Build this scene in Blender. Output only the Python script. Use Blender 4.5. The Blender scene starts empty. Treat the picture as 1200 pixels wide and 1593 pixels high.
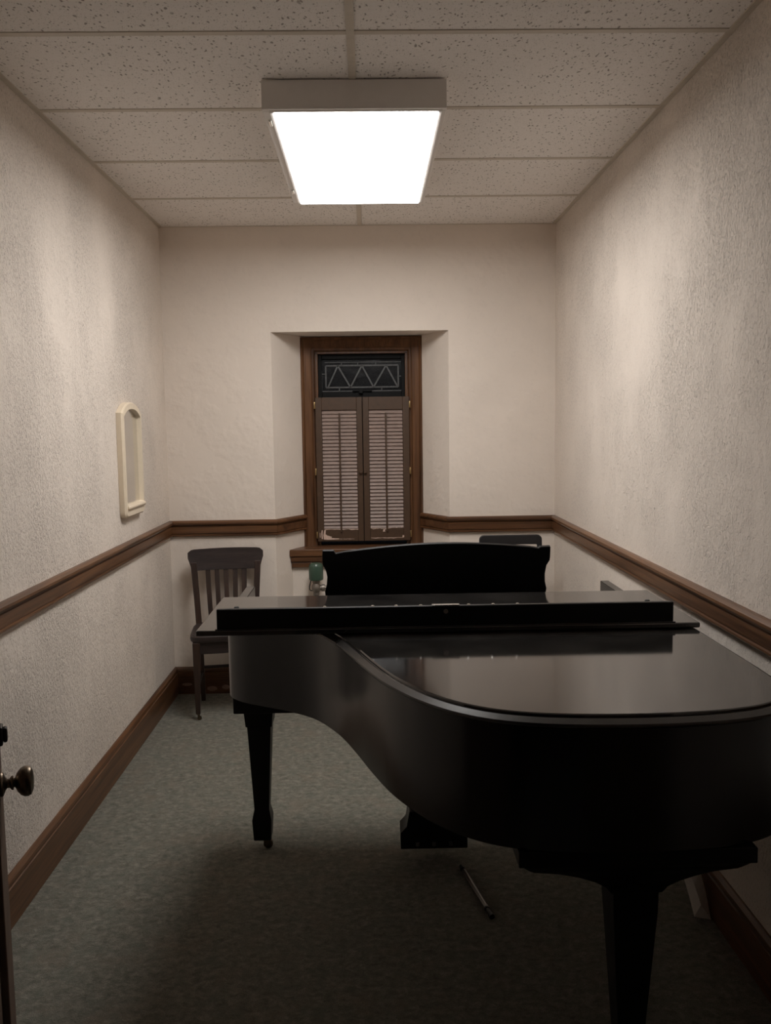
import bpy, bmesh, math, random
from mathutils import Vector, Matrix
random.seed(7)
PI = math.pi
SC = bpy.context.scene
COL = SC.collection

# ------------------------------------------------------------------ materials
def new_mat(name):
    m = bpy.data.materials.new(name); m.use_nodes = True
    nt = m.node_tree
    b = nt.nodes['Principled BSDF']
    return m, nt, b

def N(nt, t, **kw):
    n = nt.nodes.new(t)
    for k, v in kw.items():
        if k in n.inputs.keys(): n.inputs[k].default_value = v
        else: setattr(n, k, v)
    return n

def ramp(nt, src, stops):
    r = nt.nodes.new('ShaderNodeValToRGB')
    els = r.color_ramp.elements
    while len(els) < len(stops): els.new(0.5)
    for e, (p, c) in zip(els, stops):
        e.position = p; e.color = (c[0], c[1], c[2], 1) if not isinstance(c, (int, float)) else (c, c, c, 1)
    nt.links.new(src, r.inputs[0])
    return r.outputs[0]

def coords(nt, scale=(1, 1, 1), rot=(0, 0, 0)):
    tc = nt.nodes.new('ShaderNodeTexCoord'); mp = nt.nodes.new('ShaderNodeMapping')
    mp.inputs['Scale'].default_value = scale; mp.inputs['Rotation'].default_value = rot
    nt.links.new(tc.outputs['Object'], mp.inputs['Vector'])
    return mp.outputs['Vector']

def mixc(nt, fac, a, b, blend='MIX'):
    m = nt.nodes.new('ShaderNodeMix'); m.data_type = 'RGBA'; m.blend_type = blend
    for s, v in ((m.inputs[0], fac), (m.inputs[6], a), (m.inputs[7], b)):
        if isinstance(v, (int, float)): s.default_value = v
        elif isinstance(v, tuple): s.default_value = (v[0], v[1], v[2], 1)
        else: nt.links.new(v, s)
    return m.outputs[2]

def mth(nt, op, a, b=None, clamp=False):
    m = nt.nodes.new('ShaderNodeMath'); m.operation = op; m.use_clamp = clamp
    for s, v in ((m.inputs[0], a), (m.inputs[1], b)):
        if v is None: continue
        if isinstance(v, (int, float)): s.default_value = v
        else: nt.links.new(v, s)
    return m.outputs[0]

def bump(nt, b, h, strength, dist):
    bp = nt.nodes.new('ShaderNodeBump'); bp.inputs['Strength'].default_value = strength
    bp.inputs['Distance'].default_value = dist
    nt.links.new(h, bp.inputs['Height']); nt.links.new(bp.outputs[0], b.inputs['Normal'])
    return bp

def noise(nt, vec, scale, detail=3, rough=0.55, dist=0):
    n = nt.nodes.new('ShaderNodeTexNoise')
    n.inputs['Scale'].default_value = scale; n.inputs['Detail'].default_value = detail
    n.inputs['Roughness'].default_value = rough; n.inputs['Distortion'].default_value = dist
    nt.links.new(vec, n.inputs['Vector'])
    return n.outputs[0]

def voro(nt, vec, scale, feature='F1', rnd=1.0):
    n = nt.nodes.new('ShaderNodeTexVoronoi'); n.feature = feature
    n.inputs['Scale'].default_value = scale; n.inputs['Randomness'].default_value = rnd
    nt.links.new(vec, n.inputs['Vector'])
    return n.outputs[0]

def plain(name, col, rough=0.5, metal=0.0, spec=0.5, coat=0.0, var=0.0, vscale=30):
    m, nt, b = new_mat(name)
    b.inputs['Roughness'].default_value = rough; b.inputs['Metallic'].default_value = metal
    b.inputs['Specular IOR Level'].default_value = spec; b.inputs['Coat Weight'].default_value = coat
    v = coords(nt)
    n = noise(nt, v, vscale, 4)
    lo = tuple(c * (1 - var) for c in col); hi = tuple(min(1, c * (1 + var)) for c in col)
    nt.links.new(ramp(nt, n, [(0.3, lo), (0.7, hi)]), b.inputs['Base Color'])
    return m

WALL = (0.78, 0.697, 0.618)
def stucco(name, sc, st, dist, pit, smooth=False):
    m, nt, b = new_mat(name)
    b.inputs['Roughness'].default_value = 0.85; b.inputs['Specular IOR Level'].default_value = 0.2
    v = coords(nt, (1, 1, 0.72)) if not smooth else coords(nt)
    big = noise(nt, v, 2.2, 3)
    n1 = noise(nt, v, sc, 6, 0.62, 0.6)
    n2 = noise(nt, v, sc * 2.6, 3, 0.6)
    area = ramp(nt, noise(nt, v, 1.7, 5, 0.7), [(0.36, 0.22), (0.60, 1.0)])
    if smooth:
        vor = voro(nt, v, sc * 0.85, 'SMOOTH_F1')
        h = mth(nt, 'ADD', mth(nt, 'MULTIPLY', n1, 0.7), mth(nt, 'MULTIPLY', vor, 0.5))
        h = mth(nt, 'ADD', h, mth(nt, 'MULTIPLY', n2, 0.25))
        msk = ramp(nt, noise(nt, v, 5.5, 3, 0.6), [(0.45, 0.12), (0.66, 1.0)])
        h = mth(nt, 'MULTIPLY', h, msk)
        pits = ramp(nt, n1, [(0.34, 1.0), (0.46, 0.0)])
    else:
        # trowelled skin with open pits: flat tops, sharp-sided hollows
        fine = noise(nt, v, sc * 1.45, 5, 0.65, 0.8)
        plate = ramp(nt, n1, [(0.31, 0.0), (0.47, 0.8), (0.75, 1.0)])
        h = mth(nt, 'ADD', mth(nt, 'MULTIPLY', plate, 0.32), mth(nt, 'MULTIPLY', n1, 0.36))
        h = mth(nt, 'ADD', h, mth(nt, 'MULTIPLY', fine, 0.30))
        h = mth(nt, 'ADD', h, mth(nt, 'MULTIPLY', noise(nt, v, sc * 0.35, 3), 0.4))
        h = mth(nt, 'MULTIPLY', h, area)
        pits = ramp(nt, fine, [(0.355, 1.0), (0.445, 0.0)])
    bump(nt, b, h, st, dist)
    pits = mth(nt, 'MULTIPLY', pits, mth(nt, 'MULTIPLY', area, pit))
    base = ramp(nt, big, [(0.3, tuple(c * 0.96 for c in WALL)), (0.7, tuple(min(1, c * 1.03) for c in WALL))])
    dirt = tuple(c * 0.42 for c in WALL)
    nt.links.new(mixc(nt, pits, base, dirt), b.inputs['Base Color'])
    return m

def wood(name, axis, dark, mid, light, rough=0.38, scale=1.0, coat=0.15):
    m, nt, b = new_mat(name)
    s = [26 * scale, 26 * scale, 26 * scale]; s[axis] = 1.3 * scale
    v = coords(nt, tuple(s))
    n = noise(nt, v, 1.0, 6, 0.62, 0.5)
    s2 = [190, 190, 190]; s2[axis] = 6
    n2 = noise(nt, coords(nt, tuple(s2)), 1.0, 2, 0.5)
    c = ramp(nt, n, [(0.28, dark), (0.5, mid), (0.74, light)])
    c = mixc(nt, mth(nt, 'MULTIPLY', ramp(nt, n2, [(0.35, 1.0), (0.55, 0.0)]), 0.45), c, dark)
    nt.links.new(c, b.inputs['Base Color'])
    b.inputs['Roughness'].default_value = rough; b.inputs['Coat Weight'].default_value = coat
    b.inputs['Coat Roughness'].default_value = 0.3
    bump(nt, b, n2, 0.15, 0.001)
    return m

OAK = ((0.040, 0.016, 0.0065), (0.122, 0.053, 0.021), (0.205, 0.096, 0.042))
M = {}
M['stucco'] = stucco('rough_cream_stucco', 105, 0.95, 0.010, 0.62)
M['plaster'] = stucco('smoother_cream_plaster', 34, 0.5, 0.009, 0.06, smooth=True)
M['oak_x'] = wood('oak_grain_across', 0, *OAK)
M['oak_y'] = wood('oak_grain_deep', 1, *OAK)
M['oak_z'] = wood('oak_grain_upright', 2, *OAK)
M['chair_z'] = wood('walnut_upright', 2, (0.014, 0.007, 0.005), (0.034, 0.017, 0.011), (0.060, 0.031, 0.020), 0.45)
M['chair_x'] = wood('walnut_across', 0, (0.014, 0.009, 0.008), (0.030, 0.019, 0.017), (0.046, 0.030, 0.026), 0.45)
M['door_z'] = plain('door_wood', (0.15, 0.105, 0.08), 0.6, spec=0.2, var=0.15, vscale=12)
M['shutter'] = plain('brown_shutter_paint', (0.070, 0.038, 0.020), 0.5, var=0.12)
M['louver'] = plain('faded_taupe_louver_paint', (0.27, 0.195, 0.163), 0.5, var=0.1)
M['chip'] = plain('bare_pink_primer', (0.62, 0.46, 0.38), 0.7, var=0.12, vscale=120)
M['pink_oval'] = plain('pinkish_oval', (0.30, 0.19, 0.15), 0.7, var=0.15)  # pale pinkish ovals low on the back baseboard
M['panel'] = plain('dark_front_wall', (0.060, 0.034, 0.020), 0.55, var=0.3, vscale=8)  # dark finish made up for the unseen front wall, to cut bounce light
M['brass'] = plain('brass', (0.55, 0.40, 0.20), 0.35, 1.0, var=0.1)
M['bronze'] = plain('aged_bronze', (0.16, 0.125, 0.09), 0.32, 1.0, var=0.25, vscale=60)
M['blackmetal'] = plain('black_metal', (0.012, 0.012, 0.013), 0.4, 0.3, var=0.2)
M['black_paint'] = plain('satin_black', (0.014, 0.013, 0.014), 0.42, var=0.2)
M['sash'] = plain('black_sash_paint', (0.006, 0.006, 0.006), 0.5, spec=0.15, var=0.2)
M['lead'] = plain('grey_lead_came', (0.085, 0.085, 0.085), 0.45, 0.4, var=0.25, vscale=80)
M['steel'] = plain('dull_steel', (0.19, 0.18, 0.17), 0.36, 1.0, var=0.15)
M['chrome'] = plain('bright_metal', (0.78, 0.76, 0.72), 0.22, 1.0)
M['green'] = plain('green_enamel', (0.052, 0.092, 0.064), 0.3, var=0.1)
M['grey_metal'] = plain('grey_valve_metal', (0.25, 0.22, 0.19), 0.45, 0.7, var=0.2)
M['cream_plastic'] = plain('cream_plastic', (0.76, 0.65, 0.50), 0.35, var=0.03)
M['fixture'] = plain('white_enamelled_steel', (0.82, 0.785, 0.75), 0.45, var=0.02)
M['grid'] = plain('beige_ceiling_grid', (0.62, 0.56, 0.48), 0.5, var=0.05)
M['paper'] = plain('white_paper', (0.88, 0.83, 0.78), 0.8, var=0.05, vscale=60)
M['rubber'] = plain('black_rubber', (0.02, 0.02, 0.02), 0.6)
M['felt'] = plain('dark_case_underside', (0.02, 0.018, 0.016), 0.75, var=0.2)

# piano lacquer: black, glossy, faint dust and scuffs
def lacquer(name, rough, dust, spec=0.5, coat=0.0):
    m, nt, b = new_mat(name)
    v = coords(nt)
    n = noise(nt, v, 7, 6, 0.65)
    f = noise(nt, v, 160, 2, 0.6)
    d = mth(nt, 'MULTIPLY', ramp(nt, n, [(0.35, 0.25), (0.75, 1.0)]), dust)
    spk = mth(nt, 'MULTIPLY', ramp(nt, f, [(0.70, 0.0), (0.76, 1.0)]), dust * 1.5)
    nt.links.new(mixc(nt, mth(nt, 'ADD', d, spk, True), (0.0045, 0.0042, 0.0045), (0.30, 0.275, 0.245)), b.inputs['Base Color'])
    r = nt.nodes.new('ShaderNodeMapRange')
    r.inputs[1].default_value = 0.3; r.inputs[2].default_value = 0.75
    r.inputs[3].default_value = rough * 0.85; r.inputs[4].default_value = rough * 1.2
    nt.links.new(n, r.inputs[0]); nt.links.new(r.outputs[0], b.inputs['Roughness'])
    b.inputs['Specular IOR Level'].default_value = spec
    b.inputs['Coat Weight'].default_value = coat; b.inputs['Coat Roughness'].default_value = rough
    return m
M['lid'] = lacquer('black_lacquer_lid', 0.08, 0.095, 1.0)
M['edge'] = lacquer('worn_lacquer_edge', 0.30, 0.16, 0.9)
M['lacquer'] = lacquer('black_lacquer_case', 0.22, 0.005, 0.5)
M['lacquer_flat'] = lacquer('black_lacquer_worn', 0.4, 0.003, 0.28)

def carpet():
    m, nt, b = new_mat('grey_green_carpet')
    b.inputs['Roughness'].default_value = 0.95; b.inputs['Specular IOR Level'].default_value = 0.1
    b.inputs['Sheen Weight'].default_value = 0.15
    v = coords(nt)
    n1 = noise(nt, v, 7, 5, 0.7); n2 = noise(nt, coords(nt, (1, 1.25, 1)), 34, 6, 0.75, 0.4); n3 = noise(nt, v, 300, 2, 0.6)
    hue = noise(nt, v, 17, 4, 0.6)
    c = ramp(nt, n2, [(0.33, (0.095, 0.093, 0.074)), (0.5, (0.205, 0.197, 0.160)), (0.66, (0.330, 0.315, 0.260))])
    c = mixc(nt, ramp(nt, hue, [(0.47, 0.0), (0.68, 0.5)]), c, (0.140, 0.160, 0.130))
    c = mixc(nt, ramp(nt, n1, [(0.52, 0.0), (0.68, 0.5)]), c, (0.245, 0.198, 0.150))
    c = mixc(nt, ramp(nt, n3, [(0.4, 0.0), (0.62, 0.55)]), c, (0.085, 0.082, 0.068))
    nt.links.new(c, b.inputs['Base Color'])
    h = mth(nt, 'ADD', n3, mth(nt, 'MULTIPLY', n2, 0.8))
    bump(nt, b, h, 0.7, 0.006)
    return m
M['carpet'] = carpet()

def tile():
    m, nt, b = new_mat('fissured_ceiling_tile')
    b.inputs['Roughness'].default_value = 0.9; b.inputs['Specular IOR Level'].default_value = 0.15
    v = coords(nt)
    # wormhole fissures: stretched cells in two directions, thinned by a mask
    warp = nt.nodes.new('ShaderNodeTexNoise'); warp.inputs['Scale'].default_value = 14
    nt.links.new(v, warp.inputs['Vector'])
    add = nt.nodes.new('ShaderNodeVectorMath'); add.operation = 'MULTIPLY_ADD'
    add.inputs[1].default_value = (0.05, 0.05, 0.05)
    nt.links.new(warp.outputs['Color'], add.inputs[0]); nt.links.new(v, add.inputs[2])
    mp1 = nt.nodes.new('ShaderNodeMapping'); mp1.inputs['Scale'].default_value = (72, 42, 1)
    nt.links.new(add.outputs[0], mp1.inputs[0])
    d1 = voro(nt, mp1.outputs[0], 1.0)
    mp2 = nt.nodes.new('ShaderNodeMapping'); mp2.inputs['Scale'].default_value = (130, 105, 1)
    nt.links.new(v, mp2.inputs[0])
    d2 = voro(nt, mp2.outputs[0], 1.0)
    m1 = ramp(nt, noise(nt, v, 26, 1), [(0.36, 0.0), (0.46, 1.0)])
    f1 = mth(nt, 'MULTIPLY', ramp(nt, d1, [(0.17, 1.0), (0.27, 0.0)]), m1)
    f2 = mth(nt, 'MULTIPLY', ramp(nt, d2, [(0.12, 0.8), (0.24, 0.0)]), 0.8)
    f = mth(nt, 'MAXIMUM', f1, f2)
    base = ramp(nt, noise(nt, v, 90, 4, 0.7), [(0.3, (0.88, 0.84, 0.805)), (0.7, (0.93, 0.895, 0.865))])
    nt.links.new(mixc(nt, mth(nt, 'MULTIPLY', f, 0.7), base, (0.20, 0.165, 0.14)), b.inputs['Base Color'])
    h = mth(nt, 'SUBTRACT', mth(nt, 'MULTIPLY', noise(nt, v, 260, 3, 0.7), 0.25), f)
    bump(nt, b, h, 0.5, 0.003)
    return m
M['tile'] = tile()

def emit(name, col, strength):
    m, nt, b = new_mat(name)
    b.inputs['Base Color'].default_value = (0.8, 0.8, 0.8, 1)
    b.inputs['Emission Color'].default_value = (*col, 1); b.inputs['Emission Strength'].default_value = strength
    v = coords(nt)
    nt.links.new(ramp(nt, noise(nt, v, 300, 1), [(0.4, 0.78), (0.6, 0.82)]), b.inputs['Base Color'])
    return m
LIGHT = 15.5
M['diffuser'] = emit('lit_acrylic_diffuser', (1.0, 0.972, 0.945), LIGHT)

def mirror_mat():
    m, nt, b = new_mat('mirror_silver')
    b.inputs['Metallic'].default_value = 1.0
    v = coords(nt)
    nt.links.new(ramp(nt, noise(nt, v, 9, 5), [(0.3, (0.74, 0.73, 0.70)), (0.7, (0.80, 0.79, 0.76))]), b.inputs['Base Color'])
    b.inputs['Roughness'].default_value = 0.16
    return m
M['mirror'] = mirror_mat()

def glass_mat():
    m, nt, b = new_mat('dark_leaded_glass')
    b.inputs['Base Color'].default_value = (0.045, 0.048, 0.055, 1)
    b.inputs['Roughness'].default_value = 0.22; b.inputs['Transmission Weight'].default_value = 0.85; b.inputs['Specular IOR Level'].default_value = 0.3
    v = coords(nt)
    bump(nt, b, noise(nt, v, 16, 2), 0.2, 0.01)
    return m
M['glass'] = glass_mat()

# ------------------------------------------------------------------ object helpers
ROOT = {}          # object name -> (origin, rotz) of the frame its verts are written in
def thing(name, label, cat, loc=(0, 0, 0), rotz=0, group=None):
    o = bpy.data.objects.new(name, None); COL.objects.link(o)
    o.empty_display_size = 0.1
    o.location = loc; o.rotation_euler = (0, 0, rotz)
    o['label'] = label; o['category'] = cat
    if group: o['group'] = group
    ROOT[o.name] = Vector(loc)
    return o

def obj(name, bm, mat, parent=None, bevel=0, seg=2, smooth=False, sub=0, label=None, local=False, wn=True):
    """links a bmesh as one object; verts are world coords unless local, shifted to the parent's base"""
    me = bpy.data.meshes.new(name)
    off = Vector((0, 0, 0))
    if parent is not None:
        off = ROOT.get(parent.name, Vector((0, 0, 0)))
    if parent is not None and not local:
        bmesh.ops.translate(bm, verts=bm.verts, vec=-off)
    bmesh.ops.recalc_face_normals(bm, faces=bm.faces)
    bm.to_mesh(me); bm.free()
    o = bpy.data.objects.new(name, me); COL.objects.link(o)
    ROOT[o.name] = off
    if mat: me.materials.append(M[mat] if isinstance(mat, str) else mat)
    if parent is not None: o.parent = parent
    if bevel:
        b = o.modifiers.new('edge', 'BEVEL'); b.width = bevel; b.segments = seg; b.limit_method = 'ANGLE'
        b.angle_limit = math.radians(35)
        if wn: b.harden_normals = True; smooth = True
    if sub:
        s = o.modifiers.new('sub', 'SUBSURF'); s.levels = sub; s.render_levels = sub
    if smooth:
        for p in me.polygons: p.use_smooth = True
        if not bevel and not sub:
            me.set_sharp_from_angle(angle=math.radians(30))
    if label: o['label'] = label
    return o

def tag(o, label, cat, group=None):
    o['label'] = label; o['category'] = cat
    if group: o['group'] = group
    return o

def struct(name, bm, mat, parent=None, **kw):
    o = obj(name, bm, mat, parent, **kw)
    if parent is None: o['kind'] = 'structure'
    return o

def BM(): return bmesh.new()

def box(bm, x0, x1, y0, y1, z0, z1, rot=None, org=None):
    vs = [bm.verts.new((x, y, z)) for x in (x0, x1) for y in (y0, y1) for z in (z0, z1)]
    for f in ((0, 1, 3, 2), (4, 6, 7, 5), (0, 4, 5, 1), (2, 3, 7, 6), (0, 2, 6, 4), (1, 5, 7, 3)):
        bm.faces.new([vs[i] for i in f])
    if rot is not None:
        c = Vector(org) if org is not None else Vector(((x0 + x1) / 2, (y0 + y1) / 2, (z0 + z1) / 2))
        bmesh.ops.rotate(bm, verts=vs, cent=c, matrix=rot)
    return vs

def hexa(bm, a, b):
    """loft between two equal-length loops with caps"""
    return loft(bm, [a, b])

def loft(bm, loops, cap=True, closed=True):
    vl = [[bm.verts.new(p) for p in lp] for lp in loops]
    n = len(loops[0])
    for i in range(len(vl) - 1):
        for j in range(n if closed else n - 1):
            k = (j + 1) % n
            bm.faces.new((vl[i][j], vl[i][k], vl[i + 1][k], vl[i + 1][j]))
    if cap and closed:
        bm.faces.new(vl[0]); bm.faces.new(list(reversed(vl[-1])))
    return vl

def rect(cx, cy, hx, hy, z):
    return [(cx - hx, cy - hy, z), (cx + hx, cy - hy, z), (cx + hx, cy + hy, z), (cx - hx, cy + hy, z)]

def lathe(bm, prof, org, axis=(0, 0, 1), seg=28):
    """prof: list of (radius, distance along axis)"""
    ax = Vector(axis).normalized()
    q = Vector((0, 0, 1)).rotation_difference(ax)
    loops = []
    for r, h in prof:
        loops.append([tuple(Vector(org) + q @ Vector((r * math.cos(2 * PI * k / seg), r * math.sin(2 * PI * k / seg), h))) for k in range(seg)])
    loft(bm, loops)

def tube(bm, pts, r, seg=10):
    pts = [Vector(p) for p in pts]
    loops = []
    up = None
    for i, p in enumerate(pts):
        d = (pts[min(i + 1, len(pts) - 1)] - pts[max(i - 1, 0)]).normalized()
        if up is None:
            up = Vector((0, 0, 1)) if abs(d.z) < 0.9 else Vector((1, 0, 0))
        s = d.cross(up).normalized(); up = s.cross(d).normalized()
        rr = r[i] if isinstance(r, (list, tuple)) else r
        loops.append([tuple(p + s * rr * math.cos(2 * PI * k / seg) + up * rr * math.sin(2 * PI * k / seg)) for k in range(seg)])
    loft(bm, loops)

def prism(bm, pts, vec):
    """polygon (3-D points) extruded by vec"""
    loft(bm, [pts, [tuple(Vector(p) + Vector(vec)) for p in pts]])

def sweep(bm, prof, path, closed=False):
    """prof: (out, z) cross-section; path: list of (point, out-direction) with mitre already in the directions"""
    loops = [[(p[0] + d[0] * o, p[1] + d[1] * o, z) for o, z in prof] for p, d in path]
    loft(bm, loops)

def catmull(pts, per=8):
    out = []
    n = len(pts)
    for i in range(n - 1):
        p0 = Vector(pts[max(i - 1, 0)]); p1 = Vector(pts[i]); p2 = Vector(pts[i + 1]); p3 = Vector(pts[min(i + 2, n - 1)])
        for k in range(per):
            t = k / per
            out.append(0.5 * ((2 * p1) + (p2 - p0) * t + (2 * p0 - 5 * p1 + 4 * p2 - p3) * t * t + (3 * p1 - p0 - 3 * p2 + p3) * t ** 3))
    out.append(Vector(pts[-1]))
    return [(v.x, v.y) for v in out]

def offset_open(pts, d):
    """offset an open 2-D polyline to its right-hand side"""
    res = []
    n = len(pts)
    for i in range(n):
        a = Vector(pts[max(i - 1, 0)]); b = Vector(pts[min(i + 1, n - 1)])
        t = (b - a).normalized()
        nrm = Vector((t.y, -t.x))
        res.append((pts[i][0] + nrm.x * d, pts[i][1] + nrm.y * d))
    return res

# ------------------------------------------------------------------ room dimensions
XL, XR, YB, ZC, YF = -1.171, 1.078, 5.08, 2.693, 0.72
NX0, NX1, NZ = -0.556, 0.462, 2.103           # niche opening in the back wall
YC = 5.34                                      # plane of the window casing
CX0, CX1 = -0.409, 0.323                       # casing outer edges
YA = 5.225                                     # face of the thicker wall under the sill

def quad(bm, *p):
    bm.faces.new([bm.verts.new(q) for q in p])

bm = BM(); box(bm, XL - 0.1, XR + 0.1, -0.9, 5.6, -0.08, 0.0); struct('floor', bm, 'carpet')
bm = BM(); box(bm, XL - 0.1, XR + 0.1, YF - 0.12, YB + 0.1, ZC + 0.001, ZC + 0.08); struct('ceiling', bm, 'tile')
bm = BM(); box(bm, XL - 0.1, XL, YF - 0.12, YB + 0.1, 0, ZC + 0.05); struct('wall_left', bm, 'stucco')
bm = BM(); box(bm, XR, XR + 0.1, YF - 0.12, YB + 0.1, 0, ZC + 0.05); struct('wall_right', bm, 'stucco')
# front wall with the doorway the photograph is taken through
DX0, DX1, DZ = -0.40, 0.52, 2.06
bm = BM()
box(bm, XL, DX0, YF - 0.12, YF, 0, ZC); box(bm, DX1, XR, YF - 0.12, YF, 0, ZC); box(bm, DX0, DX1, YF - 0.12, YF, DZ, ZC)
struct('wall_front', bm, 'panel')
# back wall with a splayed niche round the window
bm = BM()
T = YB + 0.55
quad(bm, (XL, YB, 0), (NX0, YB, 0), (NX0, YB, ZC + .05), (XL, YB, ZC + .05))
quad(bm, (NX1, YB, 0), (XR, YB, 0), (XR, YB, ZC + .05), (NX1, YB, ZC + .05))
quad(bm, (NX0, YB, NZ), (NX1, YB, NZ), (NX1, YB, ZC + .05), (NX0, YB, ZC + .05))
def sx(y, side):      # x of the splayed reveal at depth y
    t = (y - YB) / (YC - YB)
    return NX0 + (CX0 - NX0) * t if side < 0 else NX1 + (CX1 - NX1) * t
YE = YC + 0.06
for s, X in ((-1, NX0), (1, NX1)):
    quad(bm, (X, YB, 0), (sx(YE, s), YE, 0), (sx(YE, s), YE, NZ), (X, YB, NZ))
quad(bm, (NX0, YB, NZ), (NX1, YB, NZ), (sx(YE, 1), YE, NZ), (sx(YE, -1), YE, NZ))
# apron wall under the sill
quad(bm, (sx(YA, -1), YA, 0), (sx(YA, 1), YA, 0), (sx(YA, 1), YA, 0.80), (sx(YA, -1), YA, 0.80))
quad(bm, (sx(YA, -1), YA, 0.80), (sx(YA, 1), YA, 0.80), (sx(YE, 1), YE, 0.80), (sx(YE, -1), YE, 0.80))
# outer body so the wall is solid behind
box(bm, XL - 0.1, NX0 - 0.001, YE + 0.001, YE + 0.2, 0, ZC + .05); box(bm, NX1 + 0.001, XR + 0.1, YE + 0.001, YE + 0.2, 0, ZC + .05)
box(bm, NX0, -0.33, YE + 0.12, YE + 0.2, 0, ZC + .05); box(bm, 0.25, NX1, YE + 0.12, YE + 0.2, 0, ZC + .05)
box(bm, -0.33, 0.25, YE + 0.12, YE + 0.2, 2.05, ZC + .05); box(bm, -0.33, 0.25, YE + 0.12, YE + 0.2, 0, 0.80)
bmesh.ops.remove_doubles(bm, verts=bm.verts, dist=1e-5)
struct('wall_back', bm, 'plaster')

# ceiling grid: tee bars and wall angle, one trim
bm = BM()
Y0, S = 2.642, 0.6096
ys = [Y0 + k * S for k in range(-3, 4)]
zt = ZC - 0.002
for y in ys: box(bm, XL, XR, y - 0.012, y + 0.012, zt, ZC + 0.003)
box(bm, -0.038 - 0.012, -0.038 + 0.012, YF, YB, zt - 0.0015, ZC + 0.003)
struct('trim_1', bm, 'grid', bevel=0.0008)
bm = BM()
w = 0.021
box(bm, XL, XL + w, YF, YB, zt - 0.001, ZC + 0.002); box(bm, XR - w, XR, YF, YB, zt - 0.001, ZC + 0.002)
box(bm, XL + w, XR - w, YB - 0.006, YB, zt - 0.001, ZC + 0.002); box(bm, XL + w, XR - w, YF, YF + w, zt - 0.001, ZC + 0.002)
struct('trim_2', bm, 'grid', bevel=0.0008)

# chair rail: profile (out, z)
ZR0, ZR1 = 0.936, 1.029
RAIL = [(0, ZR0), (0.015, ZR0), (0.019, ZR0 + .004), (0.019, ZR0 + .010), (0.012, ZR0 + .013), (0.012, ZR0 + .016), (0.016, ZR0 + .018), (0.016, ZR1 - .036),
        (0.012, ZR1 - .033), (0.012, ZR1 - .030), (0.022, ZR1 - .026), (0.027, ZR1 - .018), (0.026, ZR1 - .009), (0.019, ZR1 - .003), (0.014, ZR1), (0, ZR1)]
BASE = [(0, 0), (0.019, 0), (0.019, 0.126), (0.014, 0.129), (0.014, 0.133), (0.018, 0.137), (0.016, 0.148), (0.010, 0.155), (0.006, 0.160), (0, 0.160)]
def run(name, prof, pts, mat, **kw):
    """moulding along a floor-plan polyline; the wall lies on the left of travel"""
    bm = BM(); path = []
    P = [Vector(p) for p in pts]
    for i, p in enumerate(P):
        a = (P[i] - P[i - 1]).normalized() if i else None
        b = (P[i + 1] - P[i]).normalized() if i < len(P) - 1 else None
        na = Vector((a.y, -a.x)) if a else None; nb = Vector((b.y, -b.x)) if b else None
        if na and nb:
            m = (na + nb); m = m / (m.dot(na))
        else: m = na or nb
        path.append(((p.x, p.y), (m.x, m.y)))
    sweep(bm, prof, path)
    return struct(name, bm, mat, **kw)
run('trim_3', RAIL, [(XL, YF), (XL, YB - 0.0001)], 'oak_y', smooth=True)
run('trim_4', RAIL, [(XR, YB), (XR, YF)], 'oak_y', smooth=True)
run('trim_5', RAIL, [(XL, YB), (NX0, YB), (sx(YC, -1), YC)], 'oak_x', smooth=True)
run('trim_6', RAIL, [(sx(YC, 1), YC), (NX1, YB), (XR, YB)], 'oak_x', smooth=True)
run('baseboard_left', BASE, [(XL, YF), (XL, YB)], 'oak_y', smooth=True)
run('baseboard_right', BASE, [(XR, YB), (XR, YF)], 'oak_y', smooth=True)
bbk = run('baseboard_back', BASE, [(XL, YB), (NX0, YB), (sx(YA, -1), YA), (sx(YA, 1), YA), (NX1, YB), (XR, YB)], 'oak_x', smooth=True)
for x, z, a_, b_ in ((-.953, .030, .030, .015), (-.872, .038, .024, .014), (-1.100, .058, .030, .009)):
    bm = BM(); prism(bm, [(x + a_ * math.cos(k * PI / 8) * (1 + .12 * math.sin(3 * k)), YB - .0195, z + b_ * math.sin(k * PI / 8)) for k in range(16)], (0, .001, 0))
    obj('pale_patch', bm, 'pink_oval', bbk, label='pale pinkish patch')
run('baseboard_front', BASE, [(DX0 - .1, YF), (XL, YF)], 'oak_x', smooth=True)

# ------------------------------------------------------------------ window
win = bpy.data.objects.new('window_1', None); COL.objects.link(win); win['kind'] = 'structure'
ROOT[win.name] = Vector((0, 0, 0))
win['label'] = 'deep-set window with brown wood casing and leaded transom above louvered shutters'
# opening
IX0, IX1, IZ0, IZ1 = -0.322, 0.236, 0.853, 2.004
CZ0, CZ1 = 0.832, 2.098
# casing: profile swept round three sides
bm = BM()
PROF = [(0.0, 0.0), (0.0, 0.052), (0.012, 0.058), (0.020, 0.046), (0.058, 0.040), (0.066, 0.032), (0.078, 0.030), (0.086, 0.014), (0.088, 0.0)]  # (inward, proud)
def casing_loop(x, z, dx, dz):
    return [(x + dx * i, YC + 0.05 - o, z + dz * i) for i, o in PROF]
sc_ = 0.088
loops = [casing_loop(CX0, CZ0, 1, 0), casing_loop(CX0, CZ1, 1, -1), casing_loop(CX1, CZ1, -1, -1), casing_loop(CX1, CZ0, -1, 0)]
loft(bm, loops)
obj('window_casing', bm, 'oak_z', win, smooth=True)
# stop / jamb inside the casing
bm = BM()
for x0, x1 in ((CX0 + 0.084, IX0 + 0.014), (IX1 - 0.014, CX1 - 0.084)): box(bm, x0, x1, YC + 0.035, YC + 0.13, CZ0, IZ1 + 0.006)
box(bm, CX0 + 0.084, CX1 - 0.084, YC + 0.035, YC + 0.13, IZ1 - 0.004, IZ1 + 0.03)
obj('jamb', bm, 'oak_z', win, bevel=0.002)
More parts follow.
